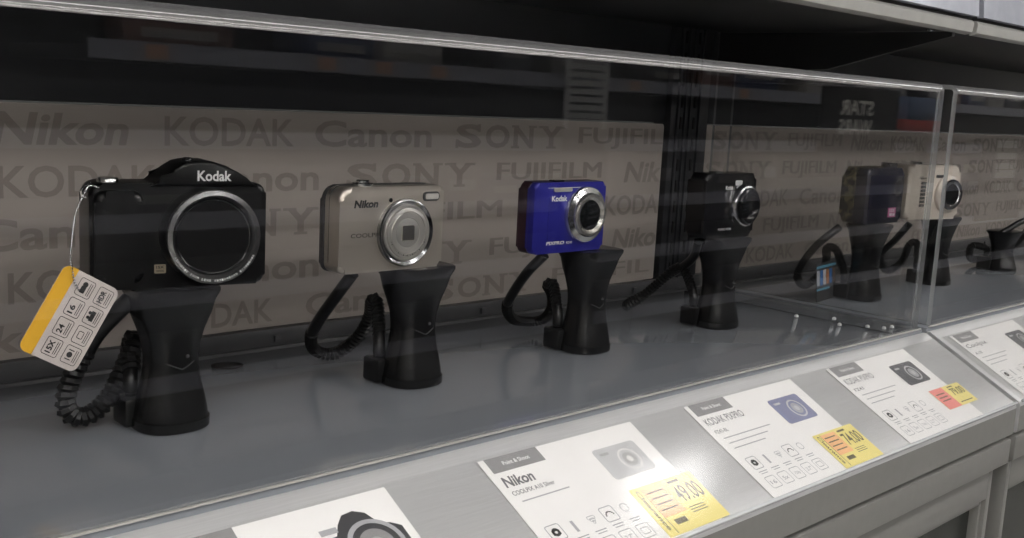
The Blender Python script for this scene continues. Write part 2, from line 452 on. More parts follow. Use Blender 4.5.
# ------------------------------------------------------------------ clear covers
def cover(x0, x1, label, mark):
    t = empty('clear_cover', ((x0+x1)/2, .6, 0), label, 'display cover', 'clear acrylic covers')
    inv = Matrix.Translation(-Vector(t.location))
    zt, yf, yb, th = .2585, .4952, .776, .0045
    # bent front and top: one sheet with a rounded fold
    bm = NB(); R = .009; outer = [(yf, .0006), (yf, zt-R-.0006), (yf, zt-R)]; inner = [(yf+th, .0006), (yf+th, zt-R-.0006), (yf+th, zt-R)]
    for i in range(1, 9):
        a = i*PI/2/8
        outer.append((yf+R-R*math.cos(a), zt-R+R*math.sin(a))); q = R-th
        inner.append((yf+R-q*math.cos(a), zt-R+q*math.sin(a)))
    outer.append((yf+R+.0006, zt)); inner.append((yf+R+.0006, zt-th))
    outer.append((yb, zt)); inner.append((yb, zt-th))
    vo0 = [bm.verts.new((x0, *p)) for p in outer]; vo1 = [bm.verts.new((x1, *p)) for p in outer]
    vi0 = [bm.verts.new((x0, *p)) for p in inner]; vi1 = [bm.verts.new((x1, *p)) for p in inner]
    n = len(outer)
    for i in range(n-1):
        bend = 2 <= i <= 9
        f = bm.faces.new((vo0[i], vo1[i], vo1[i+1], vo0[i+1])); f.material_index = 1 if bend else 0
        f = bm.faces.new((vi0[i], vi0[i+1], vi1[i+1], vi1[i])); f.material_index = 1 if bend else 0
        for p, q in ((vo0, vi0), (vo1, vi1)):
            f = bm.faces.new((p[i], p[i+1], q[i+1], q[i])); f.material_index = 2
    bm.faces.new((vo0[0], vi0[0], vi1[0], vo1[0])).material_index = 2
    bm.faces.new((vo0[-1], vo1[-1], vi1[-1], vi0[-1])).material_index = 0
    o = link('front_and_top', bm, [G_COVER, G_BEND, G_EDGE], t); o.matrix_parent_inverse = inv
    for a, b in ((x0, x0+th), (x1-th, x1)):
        bm = NB(); box(bm, a, b, yf+th+.0003, yb, .0006, zt-th-.0004, 0)
        for f in bm.faces:
            xs = [v.co.x for v in f.verts]
            f.material_index = 0 if max(xs)-min(xs) < 1e-4 else 1
        o = link('side_panel', bm, [G_COVER, G_EDGE], t); o.matrix_parent_inverse = inv
G_BEND = sheet_glass('acrylic_bend', (.62, .6, .58), 1.7, .05, .10)
cover(-.115, 1.087, 'long clear acrylic cover with bent top edge over the nearer cameras', 0)
cover(1.1185, 2.32, 'clear acrylic cover at the right over the far fixture', 1)
# thin bright bead along the foot of the front of the cover
for a, b, w in ((-.118, 1.092, 'left'), (1.112, 2.32, 'right')):
    bm = NB(); box(bm, a, b, .4926, .4946, .0002, .0014, .0004)
    o = link('cover_track', bm, mat('track_bright', (.55, .54, .52), .3, .4)); tag(o, 'thin bright metal track at the foot of the %s clear cover' % w, 'track')
# clear bumpers round the foot of the cover's side
bpos = [(1.056, .497+.02), (1.028, .553), (1.052, .573), (1.026, .604), (1.070, .515), (1.047, .531)]
for i, (x, y) in enumerate(bpos):
    bm = NB(); lathe(bm, [(.0022, 0), (.0024, .0008), (.002, .0022), (.001, .003)], 12, 'z', (0, 0, 0))
    o = link('clear_bumper', bm, mat('clear_silicone', (.75, .75, .75), .1), None, 60, (x, y, .0001))
    tag(o, 'tiny clear bumper on the deck by the side of the long cover', 'bumper', 'clear bumpers by the cover side')
# dark joint across the deck, parallel to the cover's side
o = link('deck_joint', box(NB(), 1.0405, 1.0425, .498, .768, .0, .0006, 0), M_SLOT)
tag(o, 'thin dark joint line across the deck beside the cover side', 'joint')
# cable hole
bm = NB(); lathe(bm, [(.0115, -.0001), (.0125, .0008), (.0105, .0012), (.0100, .0003)], 32, 'z', (0, 0, 0), cap=True)
for f in bm.faces: f.material_index = 0
o = link('cable_hole', bm, M_SLOT, None, 40, (.412, .741, .0)); tag(o, 'round black cable hole in the deck behind the leftmost stand', 'grommet')

# ------------------------------------------------------------------ upper shelf
for x0, x1, w in ((-.115, 1.128, 'near'), (1.138, 2.33, 'far')):
    t = empty('upper_shelf', ((x0+x1)/2, .64, .31), 'dark metal shelf overhead with a pale grey front lip, the %s one' % w, 'shelf', 'shelves overhead')
    inv = Matrix.Translation(-Vector(t.location))
    def S(name, bm, m):
        o = link(name, bm, m, t); o.matrix_parent_inverse = inv; return o
    S('shelf_plate', box(NB(), x0, x1, .4995, .79, .3135, .334, .001), M_UNDER)
    bm = NB(); prof = [(.4950, .3115), (.4915, .3135), (.4905, .3225), (.4925, .3255), (.4990, .3260), (.4990, .3110)]
    A = [bm.verts.new((x0, *p)) for p in prof]; B = [bm.verts.new((x1, *p)) for p in prof]
    for i in range(6): bm.faces.new((A[i], B[i], B[(i+1) % 6], A[(i+1) % 6]))
    bm.faces.new(A); bm.faces.new(B[::-1]); S('front_lip', bm, M_LIP)
    S('lip_groove', box(NB(), x0+.001, x1-.001, .4935, .499, .3262, .3285, 0), M_SLOT)
    bm = NB(); prof = [(.4930, .3287), (.4860, .3292), (.4960, .4200), (.4990, .4200)]
    A = [bm.verts.new((x0+.001, *p)) for p in prof]; B = [bm.verts.new((x1-.001, *p)) for p in prof]
    for i in range(4): bm.faces.new((A[i], B[i], B[(i+1) % 4], A[(i+1) % 4]))
    bm.faces.new(A); bm.faces.new(B[::-1]); S('label_channel', bm, mat('bluish_label_channel', (.30, .31, .36), .2, .1))
for x in (-.1, 1.1035):
    bm = NB(); prof = [(.500, .3120), (.500, .3075), (.640, .2715), (.789, .2640), (.789, .3120)]
    A = [bm.verts.new((x-.003, *p)) for p in prof]; B = [bm.verts.new((x+.003, *p)) for p in prof]
    for i in range(5): bm.faces.new((A[i], B[i], B[(i+1) % 5], A[(i+1) % 5]))
    bm.faces.new(A); bm.faces.new(B[::-1])
    o = link('shelf_bracket', bm, M_UNDER); tag(o, 'dark triangular shelf bracket under the overhead shelf %s' % ('at the joint' if x > 0 else 'beyond the left edge'), 'bracket')
    if x > 0:
        bm = NB(); lathe(bm, [(.0045, 0), (.0045, -.0012), (.003, -.0024)], 16, 'z', (0, 0, 0)); link('rivet', bm, M_CHR, o, 40, (1.082, .515, .3134))

# ------------------------------------------------------------------ camera stands
def sup(w, d, e, n=40):
    out = []
    for i in range(n):
        a = 2*PI*i/n; c, s = math.cos(a), math.sin(a)
        out.append((w*math.copysign(abs(c)**(2/e), c), d*math.copysign(abs(s)**(2/e), s)))
    return out
def stand_body(h=.0925, tw=.0275, td=.021):
    k = h/.0925
    S = [(0, .0232, .0215, 2.3, 0), (.0008, .0240, .0222, 2.3, 0), (.0065, .0240, .0222, 2.3, 0), (.0073, .0230, .0213, 2.3, 0), (.012, .0226, .0205, 2.3, 0), (.020, .0210, .0186, 2.4, .0), (.030, .0184, .0166, 2.5, .0), (.040, .0166, .0152, 2.6, .0),
         (.0465, .0163, .0150, 2.7, 0), (.055, .0172, .0150, 2.9, 0), (.065, .0202, .0157, 3.2, 0), (.075, .0240, .0172, 3.6, -.0005), (.084, tw-.002, .0192, 4, -.001), (.0895, tw, td, 5, -.001), (.0918, tw, td, 5, -.001), (.0925, tw-.0012, td-.0012, 5, -.001)]
    bm = NB(); rings = []
    for z, w, d, e, oy in S: rings.append([bm.verts.new((x, y+oy, z*k)) for x, y in sup(w, d, e)])
    for a, b in zip(rings, rings[1:]):
        for i in range(40): bm.faces.new((a[i], a[(i+1) % 40], b[(i+1) % 40], b[i]))
    bm.faces.new(rings[0]); bm.faces.new(rings[-1]); return bm
def stand(x, y, label, path, tether=None, h=.0925, m=None, R=.0056, ncoil=None):
    t = empty('camera_stand', (x, y, .0003), label, 'camera stand', 'security stands on the deck')
    link('pedestal', stand_body(h), m or M_STAND, t)
    # V-shaped seam across the waist and a screw
    bm = NB(); pts = []
    for k in range(-6, 7):
        u = k/6; a = -PI/2 + u*.9; r = 1.0
        zz = .0405 + abs(u)*.0065
        pts.append((.0169*math.cos(a), .0157*math.sin(a)-.0003, zz*h/.0925))
    tube(bm, pts, .00035, 5); link('seam_line', bm, M_DGREY, t)
    bm = NB(); lathe(bm, [(.0012, -.0004), (.0012, .0004), (.0007, .0006)], 12, 'y', (.004, -.0152, .0485*h/.0925)); link('screw', bm, M_DGREY, t)
    # cable socket at the rear left
    bm = NB(); box(bm, -.0275, -.0115, .006, .026, .0006, .019, .002); link('socket', bm, M_BLK, t)
    if path:
        loc = [Vector(p) - Vector((x, y, 0)) for p in path]
        end = Vector((-.0195, .016, .019))
        loc.append(end + Vector((0, 0, .012))); loc.append(end)
        sp = spline(loc, 12)
        n0 = int(len(sp)*.22) if ncoil is None else int(len(sp)*ncoil); n1 = len(sp)-14
        cb = link('coiled_cable', coil(NB(), sp[n0:n1], R, R*.34, R*.64), M_RUB, t)
        tube_bm = tube(NB(), sp[:n0+2], R*.82, 12); link('cable_sleeve', tube_bm, M_BLK, t)
        link('plug', tube(NB(), sp[n1-4:], lambda q: .0048 if q < .8 else .0040, 12), M_BLK, t)
    return t
c1 = [(.2880, .636, .0860), (.2713, .648, .0638), (.2619, .65, .0485), (.2542, .65, .0347), (.2500, .65, .0220), (.2520, .65, .0125), (.2590, .65, .0082), (.2684, .65, .0105), (.2782, .65, .0192), (.2864, .652, .0315), (.2950, .657, .0440), (.3010, .664, .0520), (.2980, .663, .048)]
c2 = [(.4540, .634, .0880), (.4496, .65, .0673), (.4552, .68, .0427), (.4623, .70, .0251), (.4721, .708, .0122), (.4857, .706, .0072), (.4972, .70, .0134), (.5035, .69, .0263), (.5046, .68, .043), (.4987, .67, .0568), (.4980, .662, .0560)]
c3 = [(.655, .634, .0890), (.6505, .65, .0708), (.6628, .68, .0449), (.6767, .70, .0279), (.6987, .713, .0122), (.7205, .714, .0072), (.7305, .705, .010), (.7257, .69, .0228), (.7154, .68, .0401), (.6985, .67, .052), (.6975, .662, .054)]
c4 = [(.8760, .634, .0880), (.8880, .65, .0660), (.8997, .69, .0400), (.8924, .71, .0200), (.8800, .72, .0100), (.8700, .715, .0080), (.8700, .70, .018), (.8800, .685, .036), (.8900, .67, .054), (.8930, .66, .052)]
c5 = [(1.155, .634, .0900), (1.1345, .65, .0668), (1.1375, .67, .0388), (1.1500, .68, .0201), (1.1877, .69, .0079), (1.1971, .68, .0203), (1.2133, .68, .037), (1.195, .67, .0571), (1.2050, .662, .0540)]
c6 = [(1.335, .634, .0860), (1.3332, .65, .0630), (1.3362, .67, .0400), (1.3618, .68, .0232), (1.4045, .69, .0101), (1.4243, .682, .0223), (1.4167, .67, .0488), (1.4250, .662, .0500)]
c7 = [(1.640, .634, .058), (1.680, .62, .076), (1.720, .625, .066), (1.73, .65, .03), (1.70, .68, .010), (1.65, .68, .012), (1.62, .668, .035)]
stand(.3090, .6285, 'black waisted security stand with coiled cable, leftmost, under the big black camera', c1, R=.0070, ncoil=.13)
stand(.5055, .6260, 'black waisted security stand with coiled cable under the silver camera', c2)
stand(.7055, .6275, 'black waisted security stand with coiled cable under the blue camera', c3)
stand(.9055, .6260, 'black security stand under the small black camera in front of the post', c4)
stand(1.207, .624, 'black security stand under the dark camera, a bright leaflet beside it', c5)
stand(1.418, .632, 'black security stand under the white camera, seen behind the joint of the two covers', c6)
stand(1.665, .640, 'low empty black security stand at the right edge, right of the white camera', c7, h=.060)

# ------------------------------------------------------------------ cameras (local frame: front face at y=0 looking to -Y, base at z=0)
def cam_root(name, x, y, z, label, yaw=0):
    return empty(name, (x, y, z), label, 'camera', 'cameras on security stands', (0, 0, yaw))
def curve_body(bm, W, Ht, Dp, r, bev, grip=0.):
    prism(bm, rr(-W/2, W/2, 0, Ht, r, 8), 0, Dp, bev, 4)
ZB = .0930
# --- big black bridge camera
W = .115
t = cam_root('bridge_camera', .3075, .618, ZB, 'large black camera with a wide ringed lens and white maker lettering, leftmost', -.20)
bm = NB()
o_ = [(-.0535, 0), (.0535, 0)]
out = rr(-W/2+.006, W/2, 0, .0655, (.006, .006, .006, .008), 5)
prism(bm, out, 0, .030, .0035, 4)
link('body', bm, M_BLK, t)
# pentaprism-like hump
hx = [(x+.003, z) for x, z in [(-.019, .064), (-.012, .0685), (-.006, .0745), (0, .0782), (.008, .0798), (.018, .0796), (.027, .077), (.034, .0735), (.041, .069), (.0475, .064)]]
bm = NB(); prism(bm, hx[::-1], -.0035, .028, .003, 4); link('flash_hump', bm, M_BLK, t)
bm = NB(); prism(bm, rr(-.0495, -.020, .004, .0615, .007, 6), -.0055, .003, .0045, 4, bev_back=False); link('hand_grip', bm, M_BLK, t)
bm = NB(); lathe(bm, [(.0300, -.002), (.0300, .006), (.0292, .009), (.0285, .0145), (.0275, .0160), (.0262, .0162), (.0246, .0140)], 64, 'y', (.0192, 0, .0335)); link('lens_barrel', bm, M_BLK, t)
bm = NB(); lathe(bm, [(.0288, .0120), (.0296, .0150), (.0290, .0172), (.0262, .0178), (.0248, .0160), (.0240, .0145)], 64, 'y', (.0192, 0, .0335), cap=False)
ringo = link('lens_ring', bm, mat('lens_ring_satin', (.22, .22, .225), .22, .9), t)
bm = NB(); s = 'ASPHERIC ZOOM LENS 4.3-64.5mm 1:3.1-4.8'
for i, ch in enumerate(s):
    if ch == ' ': continue
    a = math.radians(-155 + i*3.35); rr_ = .02765
    put_word(bm, ch, .0192+rr_*math.cos(a), .0335+rr_*math.sin(a), .0010, .0013, -.0182, rot=a+PI/2)
link('ring_lettering', bm, M_WPRINT, ringo, None)
bm = NB(); lathe(bm, [(.0249, .013), (.0235, .0145), (.0215, .0135), (.0195, .0115), (.0180, .0105)], 56, 'y', (.0192, 0, .0335), cap=False)
lathe(bm, [(.0180, .0105), (.0175, .0092), (.0150, .0095)], 56, 'y', (.0192, 0, .0335), cap=False); link('lens_cone', bm, M_BLKG, t)
bm = NB(); lathe(bm, [(.0150, .0080), (.0145, .0088), (.011, .0105), (.006, .0116), (.0015, .0119)], 48, 'y', (.0192, 0, .0335)); link('lens_glass', bm, M_LENS, t)
bm = NB(); put_word(bm, 'Kodak', .0120, .0672, .0215, .0066, -.0037, bold=.025); link('maker_lettering', bm, M_WPRINT, t, None)
bm = NB(); prism(bm, rr(-.0135, -.0065, .0095, .0150, .0006, 3), -.0004, .0005, 0); o = link('zoom_badge', bm, mat('badge_gold', (.45, .38, .28), .35, .4), t)
bm = NB(); put_word(bm, '15X', -.0125, .0125, .0048, .0017, -.0006, bold=.03); put_word(bm, 'WIDE', -.0125, .0104, .0048, .0012, -.0006, bold=.02); link('badge_print', bm, M_KPRINT, o, None)
bm = NB(); lathe(bm, [(.0065, 0), (.0065, .003), (.0058, .0042)], 24, 'z', (-.038, .012, .0640)); link('shutter_button', bm, M_CHR, t)
bm = NB(); lathe(bm, [(.0035, 0), (.0032, .0016), (.002, .0022)], 20, 'z', (.009, .008, .0790)); link('hump_button', bm, M_BLKG, t)
bm = NB(); tube(bm, [(-.0512, .006, .0565), (-.0540, .006, .0570), (-.0546, .006, .0605), (-.0525, .006, .0635), (-.0490, .006, .0650)], .0010, 8); link('strap_lug', bm, M_CHR, t)

# --- silver compact
t = cam_root('compact_camera', .4700, .6090, ZB, 'silver champagne compact camera with round lens, second from the left')
W, Ht = .0935, .0612
bm = NB(); curve_body(bm, W, Ht, .0205, (.006, .004, .004, .010), .0062, 0); link('body', bm, M_SILV, t)
bm = NB(); outline_frame(bm, -W/2-.0004, W/2+.0004, -.0004, Ht+.0004, .009, .0016, .0125, 'xz')
prism(bm, rr(-W/2-.0006, W/2+.0004, -.0004, Ht+.0003, (.006, .004, .004, .010), 8), .0178, .0232, .0025, 3); link('rear_shell', bm, M_DGREY, t)
lc = (.0105, 0, .0275)
bm = NB(); lathe(bm, [(.0250, -.001), (.0250, .0022), (.0244, .0032), (.0236, .0034), (.0206, .0022)], 64, 'y', lc, cap=False); link('lens_ring', bm, mat('smoky_chrome', (.30, .30, .31), .12, 1), t)
bm = NB(); lathe(bm, [(.0207, .0018), (.0207, .0036), (.0202, .0042), (.0192, .0042), (.0188, .0034)], 64, 'y', lc, cap=False)
lathe(bm, [(.0188, .0032), (.0184, .0046), (.0160, .0050), (.0156, .0042), (.0150, .0048), (.0112, .0046), (.0108, .0040)], 64, 'y', lc, cap=False); link('lens_barrel', bm, mat('pale_satin_metal', (.58, .56, .53), .34, .75), t)
bm = NB(); lathe(bm, [(.0109, .0040), (.0095, .0043), (.001, .0043)], 40, 'y', lc); so = link('lens_shutter', bm, mat('mid_satin_metal', (.38, .37, .35), .4, .6), t)
bm = NB(); prism(bm, rr(lc[0]-.0058, lc[0]+.0058, lc[2]-.0055, lc[2]+.0055, .0012, 4), -.0050, -.0042, .0003, 1); link('shutter_blade', bm, mat('bright_spun_metal', (.75, .72, .66), .22, 1), so)
bm = NB()
for i in range(24):
    a = math.radians(200+i*6)
    put_word(bm, 'NIKKOR 5X WIDE OPTICAL ZOOM'[i] if 'NIKKOR 5X WIDE OPTICAL ZOOM'[i] != ' ' else '-', lc[0]+.0171*math.cos(a), lc[2]+.0171*math.sin(a), .0009, .0012, -.0051, rot=a+PI/2)
link('ring_lettering', bm, M_KPRINT, t, None)
bm = NB(); prism(bm, rr(.0265, .0425, .0498, .0568, .0030, 6), -.0006, .001, .0003, 1); fo = link('flash', bm, M_DGREY, t)
bm = NB(); prism(bm, rr(.0288, .0412, .0512, .0554, .0012, 4), -.0010, -.0005, 0); link('flash_window', bm, mat('flash_lens', (.62, .6, .56), .15, .3), fo)
bm = NB(); lathe(bm, [(.0016, -.001), (.0016, .0004), (.001, .0006)], 16, 'y', (-.0030, 0, .0515)); link('focus_lamp', bm, M_LENS, t)
bm = NB(); put_word(bm, 'Nikon', -.0350, .0465, .0205, .0056, -.0003, bold=.045, shear=.18); link('maker_lettering', bm, M_KPRINT, t, None); bm = NB(); put_word(bm, 'COOLPIX', -.0370, .0255, .0270, .0030, -.0003, bold=.0); link('model_lettering', bm, M_KPRINT, t, None)
bm = NB(); lathe(bm, [(.0078, -.0005), (.0078, .0016), (.0072, .0022), (.0048, .0022), (.0048, .0036), (.0042, .0042), (.001, .0042)], 32, 'z', (-.020, .011, Ht)); link('shutter_button', bm, M_CHR, t)

# --- blue compact
t = cam_root('compact_camera', .6635, .615, ZB+.0005, 'bright blue compact camera with silver lens ring, between the silver and small black ones')
W, Ht = .0880, .0600
bm = NB(); curve_body(bm, W, Ht, .0085, (.005, .004, .004, .005), .0030); link('body', bm, M_BLUE, t)
bm = NB(); prism(bm, rr(-W/2+.0003, W/2, 0, Ht, (.005, .004, .004, .006), 8), .0080, .0195, .003, 4); link('rear_shell', bm, mat('dark_wine_shell', (.035, .013, .02), .35), t)
lc = (.0175, 0, .0320)
bm = NB(); lathe(bm, [(.0245, -.001), (.0245, .0020), (.0236, .0042), (.0190, .0060)], 64, 'y', lc, cap=False)
link('lens_surround', bm, M_CHR, t)
bm = NB(); lathe(bm, [(.0192, .0056), (.0188, .0080), (.0180, .0090), (.0158, .0092), (.0136, .0075), (.0125, .0068)], 64, 'y', lc, cap=False); link('lens_barrel', bm, M_SILVD, t)
bm = NB(); lathe(bm, [(.0130, .0072), (.008, .0076), (.001, .0078)], 40, 'y', lc); link('lens_glass', bm, M_LENS, t)
bm = NB(); put_word(bm, 'Kodak', -.0235, .0440, .0185, .0048, -.0003, bold=.02); link('maker_lettering', bm, M_WPRINT, t, None)
bm = NB(); put_word(bm, 'PIXPRO', -.0275, .0072, .0215, .0030, -.0003, bold=.02, shear=.15); put_word(bm, 'FZ43', -.0030, .0074, .0070, .0020, -.0003, bold=.01)
link('model_lettering', bm, M_WPRINT, t, None)
bm = NB(); prism(bm, rr(-.0215, .0010, .0520, .0552, .0012, 4), -.0005, .001, .0002, 1); fo = link('flash', bm, M_LIP, t)
bm = NB(); quad(bm, -.0290, .0110, .0552, .0557, -.0004, 'xz'); link('trim_line', bm, M_LPRINT, t, None)
bm = NB(); prism(bm, rr(-.0268, -.0252, .010, .048, .0006, 3), -.0006, .0006, .0002, 1); link('grip_ridge', bm, M_BLUE, t)
bm = NB(); prism(bm, rr(-.016, -.004, Ht-.0004, Ht+.0012, .0006, 3), .005, .012, .0002, 1); link('shutter_button', bm, M_BLKG, t)

# --- small black compact
t = cam_root('compact_camera', .8985, .615, ZB, 'small glossy black compact camera in front of the dark post')
W, Ht = .0860, .0650
bm = NB(); curve_body(bm, W, Ht, .0220, (.007, .006, .006, .007), .0045); link('body', bm, M_BLKG, t)
lc = (.0185, 0, .0325)
bm = NB(); lathe(bm, [(.0222, -.001), (.0222, .0050), (.0205, .0080), (.0188, .0085), (.0180, .0070)], 56, 'y', lc, cap=False); link('lens_ring', bm, M_CHR, t)
bm = NB(); lathe(bm, [(.0182, .0070), (.0178, .0110), (.0165, .0120), (.0140, .0118), (.0120, .0100), (.0110, .0095)], 56, 'y', lc, cap=False); link('lens_barrel', bm, M_BLKG, t)
bm = NB(); lathe(bm, [(.0118, .0095), (.007, .0102), (.001, .0106)], 40, 'y', lc); link('lens_glass', bm, M_LENS, t)
bm = NB(); put_word(bm, 'Kodak', -.0105, .0488, .0125, .0042, -.0003, bold=.02); link('maker_lettering', bm, M_LPRINT, t, None)
bm = NB(); put_word(bm, 'PIXPRO FZ43', -.018, .0080, .0220, .0024, -.0003, bold=.01)
link('model_lettering', bm, M_LPRINT, t, None)
bm = NB(); prism(bm, rr(.0060, .0175, .0530, .0580, .0010, 4), -.0005, .001, .0002, 1); link('flash', bm, M_LPRINT, t)
bm = NB(); prism(bm, rr(-.020, -.008, Ht-.0004, Ht+.0014, .0006, 3), .006, .015, .0002, 1); link('shutter_button', bm, M_DGREY, t)

# --- dark camera with the pink sticker
t = cam_root('rugged_camera', 1.2200, .615, ZB+.0005, 'dark navy camera with mottled olive end and a pink sticker, left of the white camera')
W, Ht = .0930, .0670
bm = NB(); curve_body(bm, W, Ht, .0150, (.006, .006, .008, .008), .0035); link('body', bm, M_NAVY, t)
bm = NB(); prism(bm, rr(-W/2-.001, W/2-.01, .0005, Ht+.0005, (.010, .006, .008, .012), 8), .0140, .0320, .005, 4); link('rear_shell', bm, M_CAMO, t)
bm = NB(); prism(bm, rr(-W/2+.008, W/2-.004, .005, Ht-.008, .003, 5), -.0014, .0006, .0005, 2); link('front_plate', bm, mat('navy_gloss_plate', (.012, .014, .032), .12), t)
lc = (.0270, 0, .0440)
bm = NB(); lathe(bm, [(.0095, -.001), (.0095, .0030), (.0085, .0036), (.0070, .0030), (.0068, .0020), (.004, .0024), (.001, .0025)], 40, 'y', lc); link('lens', bm, M_LENS, t)
bm = NB(); disc(bm, lc[0], lc[2], .0108, -.0034, 40, r2=.0086); link('lens_rim', bm, M_CHR, t)
bm = NB(); lathe(bm, [(.0090, -.001), (.0100, .0050), (.0092, .0060), (.0070, .0056), (.0066, .0062), (.001, .0062)], 32, 'z', (.024, .010, Ht)); link('mode_dial', bm, M_CHR, t)
bm = NB(); prism(bm, rr(.0100, .0290, .0075, .0190, .0006, 3), -.0020, -.0015, 0); so = link('pink_sticker', bm, mat('magenta_sticker', (.50, .10, .28), .4), t)
bm = NB(); put_word(bm, '15X', .0120, .0135, .0140, .0042, -.0023, bold=.03); quad(bm, .013, .020, .009, .0122, -.0023, 'xz'); quad(bm, .0215, .0262, .009, .0122, -.0023, 'xz'); link('sticker_print', bm, M_WPRINT, so, None)

# --- white compact
t = cam_root('compact_camera', 1.3540, .616, ZB, 'white compact camera with chrome ringed lens behind the joint of the two covers', -.22)
W, Ht = .1050, .0705
bm = NB(); curve_body(bm, W, Ht, .0290, (.008, .006, .010, .012), .0070); link('body', bm, M_WHITEP, t)
lc = (.0270, 0, .0330)
bm = NB(); lathe(bm, [(.0250, -.001), (.0245, .0030), (.0215, .0060), (.0200, .0065)], 56, 'y', lc, cap=False); link('lens_surround', bm, M_WHITEP, t)
bm = NB(); lathe(bm, [(.0202, .0060), (.0200, .0085), (.0190, .0098), (.0150, .0094), (.0138, .0080)], 56, 'y', lc, cap=False); link('lens_ring', bm, M_CHR, t)
bm = NB(); lathe(bm, [(.0140, .0081), (.011, .0084), (.006, .0087), (.001, .0088)], 40, 'y', lc); link('lens_glass', bm, M_LENS, t)
bm = NB(); prism(bm, rr(.0020, .0180, .0540, .0580, .0014, 4), -.0006, .001, .0002, 1); link('flash', bm, M_DGREY, t)
bm = NB(); put_word(bm, 'Nikon', -.030, .0520, .013, .0036, -.0004, bold=.03, shear=.15)
for k in range(7): quad(bm, -.0265, -.0165, .0165+k*.0048, .0165+k*.0048+.0036, -.0004, 'xz')
link('front_print', bm, M_KPRINT, t, None)
bm = NB(); lathe(bm, [(.0075, -.001), (.0075, .0024), (.0065, .0032), (.001, .0034)], 28, 'z', (-.022, .014, Ht)); link('shutter_button', bm, M_CHR, t)

# ------------------------------------------------------------------ hang tag with ball chain
AN = math.radians(59)
t = empty('hang_tag', (.2300, .5895, .0865), 'white hang tag with yellow band hanging on a ball chain from the leftmost camera', 'tag', None, (0, -AN, 0))
TW, TH = .0525, .0360
bm = NB(); prism(bm, rr(-TW/2, TW/2, -TH/2, TH/2, .0045, 6), 0, .0006, 0)
sheet = link('tag_card', bm, M_TAGW, t)
bm = NB(); o_ = rr(-TW/2, TW/2, TH/2-.0085, TH/2, (0, 0, .0045, .0045), 6); prism(bm, o_, -.00025, -.0001, 0); link('yellow_band', bm, M_TAGY, sheet)
bm = NB()
cw, chh = .0105, .0095
for r in range(2):
    for c in range(4):
        x = -TW/2+.0030+c*.0122; z = -TH/2+.0145-r*.0121+.0
        outline_frame(bm, x, x+cw, z, z+chh, .0014, .00035, -.0003, 'xz')
        s = [['15X', '24', '16', ''], ['', '', '', 'HDR']][r][c]
        if s: put_word(bm, s, x+.0015, z+.0042, .0072 if len(s) > 2 else .005, .0034, -.0003, bold=.03)
        elif (r, c) == (0, 3): quad(bm, x+.002, x+.006, z+.0042, z+.0072, -.0003, 'xz'); disc(bm, x+.0072, z+.0055, .0016, -.0003, 16)
        elif (r, c) == (1, 0):
            disc(bm, x+.0052, z+.0058, .0017, -.0003, 16); quad(bm, x+.0022, x+.0028, z+.004, z+.0075, -.0003, 'xz'); quad(bm, x+.0076, x+.0082, z+.004, z+.0075, -.0003, 'xz')
        elif (r, c) == (1, 1): outline_frame(bm, x+.003, x+.0075, z+.004, z+.0075, .0008, .0004, -.0003, 'xz')
        else: quad(bm, x+.0022, x+.0082, z+.0038, z+.0064, -.0003, 'xz'); disc(bm, x+.0038, z+.0072, .0010, -.0003, 12); disc(bm, x+.0066, z+.0072, .0010, -.0003, 12)
        for q in (0, 1): quad(bm, x+.0016, x+cw-.0016, z+.0014+q*.0011, z+.0018+q*.0011, -.0003, 'xz')
link('tag_print', bm, M_KPRINT, sheet, None)
bm = NB()
ch = spline([(.2620, .626, .1560), (.2560, .624, .1575), (.2500, .618, .1530), (.2420, .610, .1430), (.2360, .600, .1320), (.2320, .593, .1220), (.2312, .5885, .1140), (.2325, .5885, .1070), (.2350, .5885, .1020)], 20)
for p in resample(ch, .0016):
    bmesh.ops.create_icosphere(bm, subdivisions=1, radius=.00072, matrix=Matrix.Translation(p))
o = link('ball_chain', bm, M_CHR, t)
o.matrix_parent_inverse = (Matrix.Translation(t.location) @ Matrix.Rotation(-AN, 4, 'Y')).inverted()

# leaflet beside the dark camera's stand
t = empty('leaflet', (1.1570, .643, .0004), 'small upright leaflet with bright blue and orange pictures beside the stand of the dark camera', 'leaflet', None, (math.radians(-6), 0, math.radians(9)))
bm = NB(); prism(bm, rr(-.031, .031, 0, .046, .001, 3), 0, .0008, 0); sh = link('paper', bm, M_DGREY, t)
bm = NB(); quad(bm, -.031, .031, .0395, .0425, -.0002, 'xz'); quad(bm, -.031, .010, .0130, .0155, -.0002, 'xz'); link('blue_stripes', bm, mat('sky_blue_print', (.16, .45, .62), .4), sh, None)
bm = NB()
cols = [mat('photo_white', (.6, .6, .62), .4), mat('photo_blue', (.05, .2, .5), .4), mat('photo_orange', (.5, .2, .08), .4), mat('photo_brown', (.2, .12, .08), .4)]
for k in range(6): quad(bm, -.0300+k*.010, -.0215+k*.010, .0190, .0370, -.0002, 'xz', mi=(0, 1, 0, 2, 1, 3)[k])
link('picture_row', bm, cols, sh, None)

